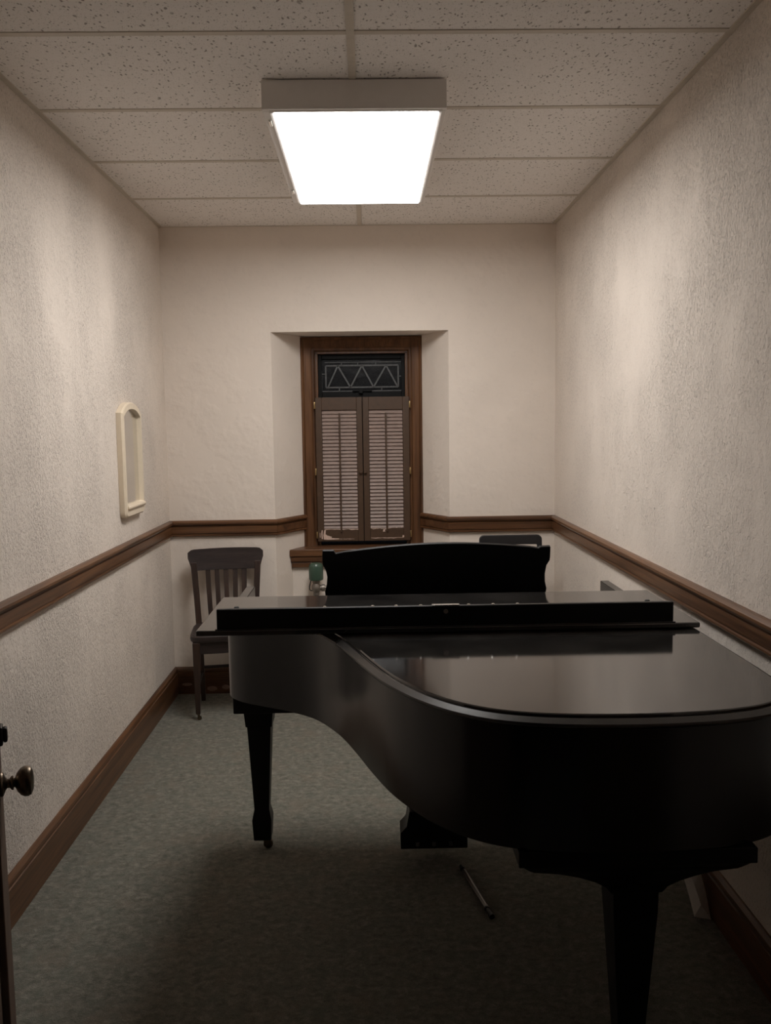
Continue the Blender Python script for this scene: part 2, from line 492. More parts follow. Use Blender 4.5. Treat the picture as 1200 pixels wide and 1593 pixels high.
# sill and apron
bm = BM()
YS = 5.19
prism(bm, [(sx(YS, -1) + .004, YS, 0.789), (sx(YS, 1) - .004, YS, 0.789), (sx(YC + .05, 1) - .003, YC + .13, 0.789), (sx(YC + .05, -1) + .003, YC + .13, 0.789)], (0, 0, 0.043))
obj('window_sill', bm, 'oak_x', win, bevel=0.005)
bm = BM()
prism(bm, [(sx(YS, -1) + .01, YS + .008, 0.755), (sx(YS, 1) - .01, YS + .008, 0.755), (sx(YA, 1) - .004, YA, 0.755), (sx(YA, -1) + .004, YA, 0.755)], (0, 0, 0.034))
prism(bm, [(sx(YS, -1) + .014, YS + .013, 0.722), (sx(YS, 1) - .014, YS + .013, 0.722), (sx(YA, 1) - .006, YA, 0.722), (sx(YA, -1) + .006, YA, 0.722)], (0, 0, 0.030))
obj('apron_board', bm, 'oak_x', win, bevel=0.004)
# transom sash
GY = YC + 0.085
TX0, TX1, TZ0, TZ1 = IX0 + 0.014, IX1 - 0.014, 1.72, IZ1 - 0.004
bm = BM()
box(bm, TX0, TX0 + 0.022, GY - 0.015, GY + 0.02, TZ0, TZ1); box(bm, TX1 - 0.022, TX1, GY - 0.015, GY + 0.02, TZ0, TZ1)
box(bm, TX0 + .022, TX1 - .022, GY - 0.015, GY + 0.02, TZ1 - 0.030, TZ1); box(bm, TX0 + .022, TX1 - .022, GY - 0.015, GY + 0.02, TZ0, 1.774)
box(bm, -0.10, 0.02, GY - 0.03, GY - 0.015, 1.772, 1.783); box(bm, -0.06, -0.035, GY - 0.045, GY - 0.028, 1.760, 1.785)
sash = obj('transom_sash', bm, 'sash', win, bevel=0.003)
bm = BM(); box(bm, TX0 + .015, TX1 - .015, GY, GY + 0.005, 1.765, TZ1 - 0.02)
obj('transom_glass', bm, 'glass', win)
# leaded came lattice on the glass
bm = BM()
def came(x0, z0, x1, z1, wd=0.009):
    d = Vector((x1 - x0, 0, z1 - z0)); L = d.length; d.normalize(); n = Vector((-d.z, 0, d.x)) * wd / 2
    a = Vector((x0, GY - 0.005, z0)); b = Vector((x1, GY - 0.005, z1))
    prism(bm, [tuple(a - n), tuple(b - n), tuple(b + n), tuple(a + n)], (0, 0.012, 0))
gx0, gx1, gz0, gz1 = -0.262, 0.182, 1.800, 1.932
came(gx0, gz1, gx1, gz1); came(gx0, gz0, gx1, gz0); came(gx0, gz0, gx0, gz1); came(gx1, gz0, gx1, gz1)
xs = [gx0 + .012, -0.188, -0.112, -0.040, 0.030, 0.108, gx1 - .004]
zz = [gz0, gz1, gz0, gz1, gz0, gz1, gz0]
for i in range(6): came(xs[i], zz[i], xs[i + 1], zz[i + 1])
ox0, ox1, oz0, oz1 = gx0 - .026, gx1 + .026, gz0 - .023, gz1 + .02
came(ox0, oz0, ox1, oz0, .006); came(ox0, oz0, ox0, oz1 - .05, .006); came(ox1, oz0, ox1, oz1, .006); came(ox0 + .02, oz1, ox1, oz1, .005)
for x in (-0.165, -0.065, 0.045): came(x, gz1, x, oz1, .006)
for x in (-0.18, 0.08): came(x, gz0, x, oz0, .006)
came(ox0, 1.882, gx0, 1.882, .006); came(gx1, 1.865, ox1, 1.865, .006)
obj('lead_came', bm, 'lead', win)

# ------------------------------------------------------------------ shutters
def shutter(label, x0, x1, side, chips):
    t = thing('louvered_shutter', label, 'shutter', ((x0 + x1) / 2, YC, 0.866))
    z0, z1 = 0.859, 1.738
    y0, y1 = YC - 0.002, YC + 0.020
    st = 0.030 if side < 0 else 0.036
    a, b = (0.038, 0.034) if side < 0 else (0.036, 0.040)
    lz0, lz1 = 0.938, 1.660
    bm = BM()
    box(bm, x0, x0 + a, y0, y1, z0, z1); box(bm, x1 - b, x1, y0, y1, z0, z1)
    box(bm, x0 + a, x1 - b, y0, y1, lz1, z1); box(bm, x0 + a, x1 - b, y0, y1, z0, lz0)
    obj('shutter_frame', bm, 'shutter', t, bevel=0.0025)
    bm = BM(); n = 33
    pitch = (lz1 - lz0) / n
    for i in range(n):
        zc = lz0 + (i + 0.5) * pitch
        r = Matrix.Rotation(math.radians(60), 3, 'X')
        box(bm, x0 + a + .001, x1 - b - .001, y0 + 0.010 - 0.0135, y0 + 0.010 + 0.0135, zc - 0.0025, zc + 0.0025, rot=r)
    obj('louvers', bm, 'louver', t, bevel=0.001, label='paler taupe louvers')
    xm = (x0 + a + x1 - b) / 2 + (0.002 if side < 0 else 0)
    bm = BM(); box(bm, xm - 0.0055, xm + 0.0055, y0 - 0.013, y0 - 0.004, lz0 - 0.012, lz1 - 0.018)
    lathe(bm, [(0.002, 0), (0.006, 0.003), (0.006, 0.010), (0.002, 0.013)], (xm, y0 - 0.008, lz0 - 0.024), seg=10)
    obj('tilt_rod', bm, 'shutter', t, bevel=0.001)
    xk = x1 - 0.012 if side < 0 else x0 + 0.012
    bm = BM(); lathe(bm, [(0.004, 0), (0.004, 0.007), (0.010, 0.011), (0.011, 0.016), (0.007, 0.021), (0.001, 0.022)], (xk, y0, 1.283), (0, -1, 0), 16)
    obj('knob', bm, 'shutter', t, smooth=True)
    xh = x0 - 0.004 if side < 0 else x1 + 0.003
    for zh in (1.69, 1.288, 0.90):
        bm = BM(); lathe(bm, [(0.004, 0), (0.0045, 0.001), (0.0045, 0.039), (0.004, 0.04)], (xh, y0 - 0.004, zh - 0.02), seg=10)
        box(bm, xh - 0.003, xh + 0.003, y0 - 0.002, y0 + 0.012, zh - 0.02, zh + 0.02)
        obj('hinge', bm, 'brass', t, smooth=True, label='small brass hinge')
    for poly in chips:
        bm = BM(); prism(bm, [(x, y0 - 0.0012, z) for x, z in poly], (0, 0.0016, 0))
        obj('pale_patch', bm, 'chip', t, label='pale chipped paint')
    return t
def strip(x0, x1, z, w0, seed, amp=0.004):
    rnd = random.Random(seed); n = 14
    top = [(x0 + (x1 - x0) * i / n, z + rnd.uniform(-amp * .3, amp * .3)) for i in range(n + 1)]
    bot = [(x, zz - w0 * rnd.uniform(0.25, 1.3)) for x, zz in reversed(top)]
    return top + bot
LX0, LX1, RX0, RX1 = -0.326, -0.043, -0.039, 0.243
shutter('brown louvered window shutter on the left, paint chipped pale at its lower left corner', LX0, LX1, -1, [
    strip(LX0 + .042, LX1 - .034, 0.935, 0.0055, 1),
    [(LX0 + .040, .930), (LX0 + .050, .934), (LX0 + .047, .905), (LX0 + .056, .897), (LX0 + .088, .887), (LX0 + .080, .880), (LX0 + .13, .877), (LX0 + .13, .871), (LX0 + .060, .870), (LX0 + .036, .872), (LX0 + .034, .90)],
    [(LX0 + .024, .928), (LX0 + .030, .93), (LX0 + .029, .90), (LX0 + .031, .874), (LX0 + .023, .876), (LX0 + .021, .91)],
    [(LX0 + .012, .912), (LX0 + .015, .914), (LX0 + .016, .885), (LX0 + .012, .884)],
    strip(LX0 + .13, LX1 - .06, 0.874, 0.003, 5, .003)])
shutter('brown louvered window shutter on the right, thin chips along its bottom rail', RX0, RX1, 1, [
    strip(RX0 + .040, RX0 + .125, 0.936, 0.0045, 2),
    [(RX0 + .118, .935), (RX0 + .150, .938), (RX0 + .17, .938), (RX0 + .14, .933), (RX0 + .124, .926), (RX0 + .128, .915), (RX0 + .112, .915)],
    [(RX0 + .19, .941), (RX0 + .20, .943), (RX0 + .205, .939), (RX0 + .193, .937)], [(RX0 + .225, .943), (RX0 + .232, .945), (RX0 + .233, .940), (RX0 + .226, .939)],
    strip(RX0 + .04, RX1 - .05, 0.878, 0.0045, 9, .003), [(RX1 - .048, .892), (RX1 - .038, .889), (RX1 - .04, .878), (RX1 - .05, .876)]])

# ------------------------------------------------------------------ ceiling light
FX0, FX1, FY0, FY1, FZ = -0.336, 0.270, 2.974, 4.208, 2.597
t = thing('ceiling_light', 'lit white box ceiling light mounted on the tiles above the piano', 'ceiling light', ((FX0 + FX1) / 2, (FY0 + FY1) / 2, FZ))
DX = (-0.303, 0.247, 3.000, 4.186)
bm = BM()
for a in ((FX0, FX1, FY0, DX[2]), (FX0, FX1, DX[3], FY1)): box(bm, a[0], a[1], a[2], a[3], FZ, ZC - 0.004)
for a in ((FX0, DX[0]), (DX[1], FX1)): box(bm, a[0], a[1], DX[2], DX[3], FZ, ZC - 0.004)
box(bm, DX[0], DX[1], DX[2], DX[3], ZC - 0.012, ZC - 0.004)
obj('housing', bm, 'fixture', t, bevel=0.002)
bm = BM(); box(bm, DX[0] + .003, DX[1] - .003, DX[2] + .003, DX[3] - .003, FZ - 0.006, FZ + 0.006)
obj('diffuser', bm, 'diffuser', t, label='glowing white diffuser panel')
bm = BM()
for a in ((DX[0] - .010, DX[0] + .003), (DX[1] - .003, DX[1] + .010)): box(bm, a[0], a[1], DX[2] - .006, DX[3] + .006, FZ - 0.003, FZ + 0.003)
for a in ((DX[2] - .010, DX[2] + .003), (DX[3] - .003, DX[3] + .010)): box(bm, DX[0] - .010, DX[1] + .010, a[0], a[1], FZ - 0.003, FZ + 0.003)
obj('door_frame', bm, 'fixture', t, bevel=0.0015)
for yy in (3.07, 3.95):
    bm = BM(); box(bm, DX[0] - .022, DX[0] - .012, yy, yy + 0.05, FZ - 0.007, FZ + 0.001)
    obj('latch', bm, 'chrome', t, bevel=0.002, label='small bright metal latch')

# ------------------------------------------------------------------ grand piano
PX = (0.215, 2.6, 0)
piano = thing('grand_piano', 'black baby grand piano with closed lid, front flap folded back and music desk raised', 'piano', PX)
left = [(-.48, 3.32), (-.48, 3.1), (-.479, 2.93), (-.475, 2.84), (-.465, 2.781), (-.445, 2.746), (-.405, 2.706), (-.34, 2.664), (-.265, 2.617),
        (-.200, 2.565), (-.150, 2.502), (-.094, 2.39), (-.050, 2.265), (-.008, 2.13), (.034, 2.010), (.076, 1.922), (.12, 1.850), (.175, 1.785), (.24, 1.737),
        (.315, 1.708), (.39, 1.694), (.46, 1.688), (.54, 1.686), (.63, 1.691), (.72, 1.704), (.80, 1.730), (.86, 1.772), (.895, 1.835), (.911, 1.93), (.915, 2.05)]
curve = catmull(left, 5) + [(.915, 2.4), (.915, 2.93), (.915, 3.32)]
HY = 2.900           # hinge line of the lid
def clip_front(pts, y):
    """the plan curve cut at depth y (towards the keyboard)"""
    out = []
    for i, p in enumerate(pts):
        if p[1] <= y: out.append(p)
        if i + 1 < len(pts):
            q = pts[i + 1]
            if (p[1] - y) * (q[1] - y) < 0:
                tt = (y - p[1]) / (q[1] - p[1]); out.append((p[0] + (q[0] - p[0]) * tt, y))
    return out
# rim: a bent wall that runs on into the two arms
bm = BM()
Zb, Zt = 0.695, 0.958
outer = curve; inner = offset_open(curve, -0.032)
loft(bm, [[(o[0], o[1], Zb), (i[0], i[1], Zb), (i[0], i[1], Zt), (o[0], o[1], Zt)] for o, i in zip(outer, inner)])
rim = obj('rim', bm, 'lacquer', piano, bevel=0.003)
# floor of the case
bm = BM(); pl = clip_front(offset_open(curve, -0.030), 3.0)
prism(bm, [(x, y, Zb + 0.012) for x, y in pl], (0, 0, 0.02)); obj('soundboard', bm, 'felt', piano)
# lid with stepped, bevelled edge
bm = BM()
def lidloop(d, z):
    return [(x, y, z) for x, y in clip_front(offset_open(curve, d), HY)]
prof = [(0.008, 0.961), (0.015, 0.963), (0.017, 0.967), (0.016, 0.971), (0.001, 0.9785), (-0.0045, 0.979), (-0.005, 0.983), (-0.008, 0.985)]
loft(bm, [lidloop(d, z) for d, z in prof])
lid = obj('lid', bm, 'lid', piano, smooth=True)
for p_ in lid.data.polygons:
    if len(p_.vertices) > 6: p_.use_smooth = False
lid.data.set_sharp_from_angle(angle=math.radians(18))
lid.data.materials.append(M['edge'])
for p_ in lid.data.polygons:
    if len(p_.vertices) == 4 and p_.center.z < 0.9786: p_.material_index = 1
# front flap folded back on the lid
flap_l, flap_r = -0.494, 0.924
bm = BM()
prism(bm, [(flap_l, 2.402, .9865), (flap_r, 2.402, .9865), (flap_r + .004, 2.890, .9865), (flap_l - .004, 2.890, .9865)], (0, 0, 0.0155))
flap = obj('front_flap', bm, 'lid', piano, bevel=0.004)
bm = BM(); box(bm, -0.436, 0.851, 2.412, 2.430, 1.002, 1.060)
obj('flap_lip', bm, 'lacquer_flat', flap, bevel=0.003)
bm = BM(); box(bm, -0.440, 0.855, 2.404, 2.412, 1.002, 1.0055); obj('lip_bead', bm, 'lacquer', flap, bevel=0.0025)
for x in (-0.133, 0.002, 0.068, 0.137, 0.272, 0.341, 0.410):
    bm = BM(); lathe(bm, [(0.005, 0), (0.005, 0.001), (0.003, 0.003), (0.0005, 0.0035)], (x, 2.421, 1.060), seg=12)
    obj('screw', bm, 'chrome', flap, smooth=True, label='tiny bright screw head')
bm = BM(); box(bm, 0.168, 0.246, 2.4135, 2.4285, 1.060, 1.0625)
obj('lock_plate', bm, 'chrome', flap, bevel=0.0008, label='narrow bright lock plate')
bm = BM(); lathe(bm, [(0.0065, 0), (0.0065, 0.0015), (0.005, 0.0022), (0.0035, 0.0014), (0.0005, 0.0012)], (0.207, 2.412, 1.044), (0, -1, 0), 16)
obj('keyhole', bm, 'grey_metal', flap, smooth=True)
for x, y in ((-0.424, 2.70), (0.868, 2.70)):
    bm = BM(); lathe(bm, [(0.008, 0), (0.008, 0.004), (0.006, 0.006), (0.001, 0.0065)], (x, y, 1.002), seg=14)
    obj('bumper', bm, 'rubber', flap, smooth=True)
bm = BM(); tube(bm, [(-.49, 2.895, .986), (.92, 2.895, .986)], 0.004); obj('piano_hinge', bm, 'bronze', flap)
# music shelf, desk, fallboard, key bed
bm = BM(); box(bm, -0.446, 0.881, 2.88, 3.17, 0.912, 0.930); obj('music_shelf', bm, 'lacquer', piano, bevel=0.003)
dk = [(-.165, .930), (-.168, .974), (-.161, 1.00), (-.158, 1.03), (-.162, 1.055), (-.173, 1.078), (-.174, 1.092), (-.172, 1.129), (-.132, 1.129), (-.126, 1.117)]
ar = [(-.126 + (.591 + .126) * i / 24, 1.117 + 0.0275 * math.sin(PI * (0.03 + 0.94 * i / 24)) + (0.009 * i / 24)) for i in range(1, 24)]
dk2 = [(.591, 1.126), (.597, 1.131), (.634, 1.132), (.635, 1.092), (.634, 1.080), (.624, 1.062), (.620, 1.03), (.622, 1.00), (.629, .974), (.626, .930)]
bm = BM()
def lean(x, z): return (x, 3.105 - (z - 0.93) * 0.28, z)
prism(bm, [lean(x, z) for x, z in dk + ar + dk2], (0, 0.017, 0.004))
obj('music_desk', bm, 'lacquer_flat', piano, bevel=0.003)
bm = BM(); box(bm, -.10, .56, 3.118, 3.15, 0.930, 0.946); obj('desk_ledge', bm, 'lacquer', piano, bevel=0.003)
bm = BM(); prism(bm, [(-.445, 3.17, .93), (-.445, 3.185, .93), (-.445, 3.30, .78), (-.445, 3.31, .70), (-.445, 3.17, .70)], (1.325, 0, 0)); obj('fallboard', bm, 'lacquer', piano, bevel=0.004)
bm = BM(); box(bm, -0.492, 0.927, 2.985, 3.335, 0.566, 0.6945); obj('keybed', bm, 'lacquer_flat', piano, bevel=0.004)
bm = BM(); box(bm, -0.446, 0.881, 3.312, 3.335, 0.695, 0.75); obj('key_slip', bm, 'lacquer', piano, bevel=0.003)
# legs
def leg(x, y, ztop, rear=False):
    bm = BM()
    if not rear:
        sec = [(ztop, .054), (ztop - .012, .054), (ztop - .085, .048), (ztop - .088, .043), (.160, .0275), (.128, .0345), (.120, .036), (.045, .032), (.041, .030)]
    else:
        sec = [(ztop, .050), (.50, .049), (.160, .0275), (.128, .0345), (.120, .036), (.045, .032), (.041, .030)]
    loft(bm, [rect(x, y, h, h, z) for z, h in sec])
    l = obj('leg', bm, 'lacquer_flat', piano, bevel=0.002)
    bm = BM()
    lathe(bm, [(0.012, 0), (0.012, 0.012)], (x, y, 0.033), seg=14)
    box(bm, x + .002, x + .030, y - .012, y - .009, 0.012, 0.036); box(bm, x + .002, x + .030, y + .009, y + .012, 0.012, 0.036)
    lathe(bm, [(0.014, -.008), (0.0175, -.006), (0.0175, .006), (0.014, .008)], (x + 0.018, y, 0.0175), (0, 1, 0), 18)
    obj('caster', bm, 'bronze', l, smooth=True)
    return l
leg(-0.419, 3.14, 0.566); leg(0.854, 3.14, 0.566)
tx, ty = 0.565, 1.850
rl = leg(tx, ty, 0.555, True)
bm = BM()
def R4(hx, y0, y1, z):
    c = tx - 0.027 * min(1, max(0, (hx - .06) / .16))
    return [(c - hx, y0, z), (c + hx, y0, z), (c + hx, y1, z), (c - hx, y1, z)]
secs = [(.246, 1.70, 2.05, .6945), (.246, 1.70, 2.05, .662), (.238, 1.706, 2.04, .660), (.225, 1.715, 2.03, .648), (.215, 1.722, 2.02, .640), (.165, 1.735, 1.99, .628), (.125, 1.752, 1.96, .610), (.092, 1.772, 1.93, .588), (.068, 1.790, 1.91, .566), (.056, 1.797, 1.905, .548)]
loft(bm, [R4(*s) for s in secs]); obj('leg_bracket', bm, 'lacquer_flat', piano, bevel=0.002)
# pedal lyre
bm = BM()
loft(bm, [[(x, y, z) for x, y in ((.21 - h, 3.00), (.21 + h, 3.00), (.21 + h, 3.10), (.21 - h, 3.10))] for z, h in
          ((.052, .118), (.054, .120), (.112, .120), (.120, .112), (.135, .098), (.17, .092), (.19, .088))])
for s in (-1, 1):
    loft(bm, [rect(.21 + s * h, 3.05, .016, .016, z) for z, h in ((.185, .068), (.26, .060), (.36, .066), (.46, .082), (.566, .090))])
lyre = obj('pedal_lyre', bm, 'lacquer_flat', piano, bevel=0.003)
for i, x in enumerate((.150, .209, .269)):
    bm = BM(); loft(bm, [[(x - w_, y, z0), (x + w_, y, z0), (x + w_, y, z1), (x - w_, y, z1)] for y, w_, z0, z1 in
                         ((2.992, .006, .064, .078), (3.10, .007, .064, .076), (3.16, .009, .060, .070), (3.20, .013, .050, .060), (3.225, .010, .046, .054))])
    obj('pedal', bm, 'steel', lyre, bevel=0.002, label='dull metal pedal')

# ------------------------------------------------------------------ wooden chair by the left corner
ch = thing('wooden_chair', 'dark wooden slat-back chair in the back left corner', 'chair', (-0.805, 4.79, 0), math.radians(9))
ROOT[ch.name] = Vector((0, 0, 0))      # built in the chair's own coordinates, back towards +y
L = dict(parent=ch, local=True)
def by(z): return 0.155 + 0.055 * max(0, (z - 0.46) / 0.42) ** 1.2        # lean of the back
# saddled seat
bm = BM(); n = 12
def seat_loop(z, k, dz=0):
    pts = []
    for i in range(40):
        a = 2 * PI * i / 40
        c, s_ = math.cos(a), math.sin(a)
        e = 0.34
        x = math.copysign(abs(c) ** e, c); y = math.copysign(abs(s_) ** e, s_)
        wx = 0.205 - 0.018 * (y + 1) / 2
        pts.append((x * wx * k, -0.012 + y * 0.185 * k, z - dz * (1 - abs(x) ** 2)))
    return pts
loft(bm, [seat_loop(.423, .96), seat_loop(.427, .985), seat_loop(.440, 1.0), seat_loop(.455, .99), seat_loop(.461, .95), seat_loop(.458, .7), seat_loop(.456, .35)])
obj('seat', bm, 'chair_x', smooth=True, **L)
bm = BM()
box(bm, -.165, .165, -.178, -.160, .360, .424); box(bm, -.165, .165, .135, .153, .375, .424)
box(bm, -.172, -.154, -.165, .14, .365, .424); box(bm, .154, .172, -.165, .14, .365, .424)
obj('apron', bm, 'chair_x', bevel=0.002, **L)
for sx_ in (-1, 1):
    bm = BM(); loft(bm, [rect(sx_ * x, y, h, h, z) for z, x, y, h in ((.424, .166, -.168, .020), (.34, .166, -.168, .019), (.10, .168, -.172, .0135), (.035, .168, -.172, .0125))])
    l = obj('leg', bm, 'chair_z', bevel=0.003, **L)
    bm = BM(); lathe(bm, [(.010, .030), (.012, .034), (.012, .040)], (sx_ * .168, -.172, 0), seg=12)
    lathe(bm, [(.008, -.006), (.012, -.005), (.012, .005), (.008, .006)], (sx_ * .168 + .006, -.172, .012), (0, 1, 0), 14)
    box(bm, sx_ * .168 - .004, sx_ * .168 + .008, -.181, -.179, .008, .034); box(bm, sx_ * .168 - .004, sx_ * .168 + .008, -.165, -.163, .008, .034)
    obj('caster', bm, 'bronze', parent=l, local=True, smooth=True)
    # rear leg runs on into the back post
    bm = BM(); loft(bm, [rect(sx_ * x, y, hx, hy, z) for z, x, y, hx, hy in ((0, .150, .170, .012, .015), (.25, .155, .155, .015, .018), (.44, .160, .150, .016, .018), (.60, .168, by(.6), .0165, .014), (.72, .176, by(.72), .017, .012), (.80, .181, by(.80), .017, .011))])
    obj('leg', bm, 'chair_z', bevel=0.003, **L)
def bs(x, z): return by(z) + 0.024 * (1 - (x / .213) ** 2) * max(0, (z - .46) / .31)
for x in (-.104, -.052, 0, .052, .104):
    bm = BM(); loft(bm, [[(x * k - .0135, bs(x, z) - .006, z), (x * k + .0135, bs(x, z) - .006, z), (x * k + .0135, bs(x, z) + .006, z), (x * k - .0135, bs(x, z) + .006, z)] for z, k in ((.455, .86), (.55, .92), (.66, .97), (.775, 1.0))])
    obj('slat', bm, 'chair_z', bevel=0.002, **L)
# crest rail: curved and flared at the ends
bm = BM(); loops = []
for i in range(25):
    u = -1 + 2 * i / 24
    x = u * .213
    bow = 0.022 * (1 - u * u)
    top = .872 - (0.016 * max(0, (abs(u) - .86) / .14) ** 2) + 0.004 * (1 - u * u)
    bot = .754 + (0.072 * max(0, (abs(u) - .86) / .14) ** 1.6)
    yb, yt = by(bot) + bow, by(top) + bow
    loops.append([(x, yb - .010, bot), (x, yb + .010, bot), (x, (yb + yt) / 2 + .012, (bot + top) / 2), (x, yt + .010, top - .004), (x, yt, top), (x, yt - .010, top - .004), (x, (yb + yt) / 2 - .008, (bot + top) / 2)])
loft(bm, loops); obj('top_rail', bm, 'chair_x', smooth=True, **L)
for (a, b) in (((-.155, .155, .20), (.155, .155, .20)), ((-.166, -.165, .17), (-.154, .15, .17)), ((.166, -.165, .17), (.154, .15, .17))):
    bm = BM(); tube(bm, [a, b], 0.009); obj('stretcher', bm, 'chair_x', smooth=True, **L)

# ------------------------------------------------------------------ black chair behind the music desk
bc = thing('black_chair', 'black chair with slotted back behind the right end of the music desk', 'chair', (0.765, 4.50, 0), 0)
ROOT[bc.name] = Vector((0, 0, 0)); L = dict(parent=bc, local=True)
W = 0.172; ZT = 0.958; YK = 0.215
def rr(x0, x1, z0, z1, r, n=6):
    pts = []
    for cx, cz, a0 in ((x1 - r, z1 - r, 0), (x0 + r, z1 - r, 90), (x0 + r, z0 + r, 180), (x1 - r, z0 + r, 270)):
        for k in range(n + 1):
            a = math.radians(a0 + 90 * k / n); pts.append((cx + r * math.cos(a), cz + r * math.sin(a)))
    return pts
bm = BM()
o_ = rr(-W, W, .42, ZT, .026); i_ = rr(-W + .026, W - .026, .47, ZT - .052, .008)
f = [[(x, YK + (z - .42) * .06 - .012, z) for x, z in o_], [(x, YK + (z - .42) * .06 + .012, z) for x, z in o_],
     [(x, YK + (z - .42) * .06 + .012, z) for x, z in i_], [(x, YK + (z - .42) * .06 - .012, z) for x, z in i_]]
vl = loft(bm, f, cap=False)
for j in range(len(o_)):
    k = (j + 1) % len(o_); bm.faces.new((vl[3][j], vl[3][k], vl[0][k], vl[0][j]))
obj('backrest', bm, 'black_paint', bevel=0.004, **L)
bm = BM(); prism(bm, [(x, YK + (z - .42) * .06 - .008, z) for x, z in rr(-W + .02, W - .02, .60, .855, .02)], (0, .016, 0)); obj('back_panel', bm, 'black_paint', bevel=0.003, **L)
bm = BM(); prism(bm, [(x, y, .435) for x, y in rr(-.20, .20, -.205, .225, .04)], (0, 0, .035)); obj('seat', bm, 'black_paint', bevel=0.01, **L)
for sx_ in (-1, 1):
    for y0, y1 in ((-.17, -.19), (.19, .225)):
        bm = BM(); tube(bm, [(sx_ * .165, y0, .436), (sx_ * .175, y1, 0.0)], .0125, 12); obj('leg', bm, 'black_paint', smooth=True, **L)

# ------------------------------------------------------------------ wall mirror
mr = thing('wall_mirror', 'small arched wall mirror in a cream plastic frame on the left wall', 'mirror', (XL, 4.25, 1.16))
Y0m, Y1m, Z0m, Z1m = 4.082, 4.425, 1.147, 1.640
def arch(y0, y1, z0, z1, rise, r=.03, n=20):
    pts = []
    for k in range(5):
        a = math.radians(180 + 90 * k / 4); pts.append((y0 + r + r * math.cos(a), z0 + r + r * math.sin(a)))
    for k in range(5):
        a = math.radians(270 + 90 * k / 4); pts.append((y1 - r + r * math.cos(a), z0 + r + r * math.sin(a)))
    for k in range(n + 1):
        u = 1 - 2 * k / n
        pts.append(((y0 + y1) / 2 + (y1 - y0) / 2 * u, z1 + rise * (1 - abs(u) ** 2.4)))
    return pts
oA = arch(Y0m, Y1m, Z0m, Z1m, .052); oB = arch(Y0m + .008, Y1m - .008, Z0m + .008, Z1m - .004, .05)
iA = arch(Y0m + .027, Y1m - .027, Z0m + .058, Z1m - .018, .038, .006); iB = arch(Y0m + .029, Y1m - .029, Z0m + .060, Z1m - .020, .038, .006)
bm = BM()
F = [[(XL + .001, y, z) for y, z in oA], [(XL + .024, y, z) for y, z in oA], [(XL + .032, y, z) for y, z in oB], [(XL + .032, y, z) for y, z in iA], [(XL + .010, y, z) for y, z in iB], [(XL + .001, y, z) for y, z in iB]]
vl = loft(bm, F, cap=False); nn = len(oA)
for j in range(nn):
    k = (j + 1) % nn; bm.faces.new((vl[-1][j], vl[-1][k], vl[0][k], vl[0][j]))
obj('frame', bm, 'cream_plastic', mr, smooth=True)
bm = BM(); prism(bm, [(XL + .008, y, z) for y, z in arch(Y0m + .024, Y1m - .024, Z0m + .054, Z1m - .016, .040, .004)], (.004, 0, 0)); obj('mirror_glass', bm, 'mirror', mr)
bm = BM(); lathe(bm, [(.006, 0), (.010, .004), (.010, .292), (.006, .296)], (XL + .034, Y0m + .024, Z0m + .048), (0, 1, 0), 16); obj('ledge', bm, 'cream_plastic', mr, smooth=True)

# ------------------------------------------------------------------ radiator valve
rv = thing('radiator_valve', 'radiator valve with green cap under the left end of the window sill', 'valve', (-.332, 5.13, 0))
vx, vy = -.329, 5.13
bm = BM(); tube(bm, [(vx, vy, 0.0), (vx, vy, .575)], .014, 14); obj('riser_pipe', bm, 'grey_metal', rv, smooth=True)
bm = BM(); lathe(bm, [(.014, .565), (.019, .57), (.019, .585), (.023, .590), (.027, .605), (.027, .622), (.021, .634), (.019, .640), (.023, .643), (.023, .655), (.016, .658)], (vx, vy, 0), seg=24)
lathe(bm, [(.015, .01), (.017, .03), (.022, .032), (.022, .050), (.013, .052), (.013, .30)], (vx, vy, .610), (1, 0.03, 0), 18)
obj('valve_body', bm, 'grey_metal', rv, smooth=True)
bm = BM(); lathe(bm, [(.030, .655), (.041, .660), (.043, .668), (.043, .738), (.041, .747), (.034, .756), (.020, .760), (.001, .761)], (vx, vy, 0), seg=32)
obj('cap', bm, 'green', rv, smooth=True, label='green valve cap')
bm = BM(); tube(bm, [(vx - .030, vy - .005, .660), (vx - .034, vy - .006, .645), (vx - .040, vy - .006, .62), (vx - .040, vy - .006, .602), (vx - .032, vy - .005, .595), (vx - .018, vy - .002, .596)], .003, 8)
obj('wire', bm, 'blackmetal', rv, smooth=True)

# ------------------------------------------------------------------ things on the carpet
rd = thing('metal_rod', 'thin dull metal rod lying on the carpet under the piano', 'rod', (.333, 2.79, 0))
a = Vector((.300, 2.952, .009)); b = Vector((.366, 2.628, .009)); d = (b - a)
bm = BM(); tube(bm, [tuple(a + d * .10), tuple(a + d * .84)], .0085, 14); obj('shaft', bm, 'steel', rd, smooth=True)
bm = BM(); tube(bm, [tuple(a), tuple(a + d * .05), tuple(a + d * .055), tuple(a + d * .075), tuple(a + d * .08), tuple(a + d * .10)], [.0065, .0065, .0085, .0085, .006, .006], 14)
obj('rod_end', bm, 'blackmetal', rd, smooth=True)
bm = BM(); tube(bm, [tuple(a + d * .84), tuple(a + d * .86), tuple(a + d * .865), tuple(a + d), ], [.0088, .0088, .0065, .0085], 14); obj('rod_end', bm, 'blackmetal', rd, smooth=True)

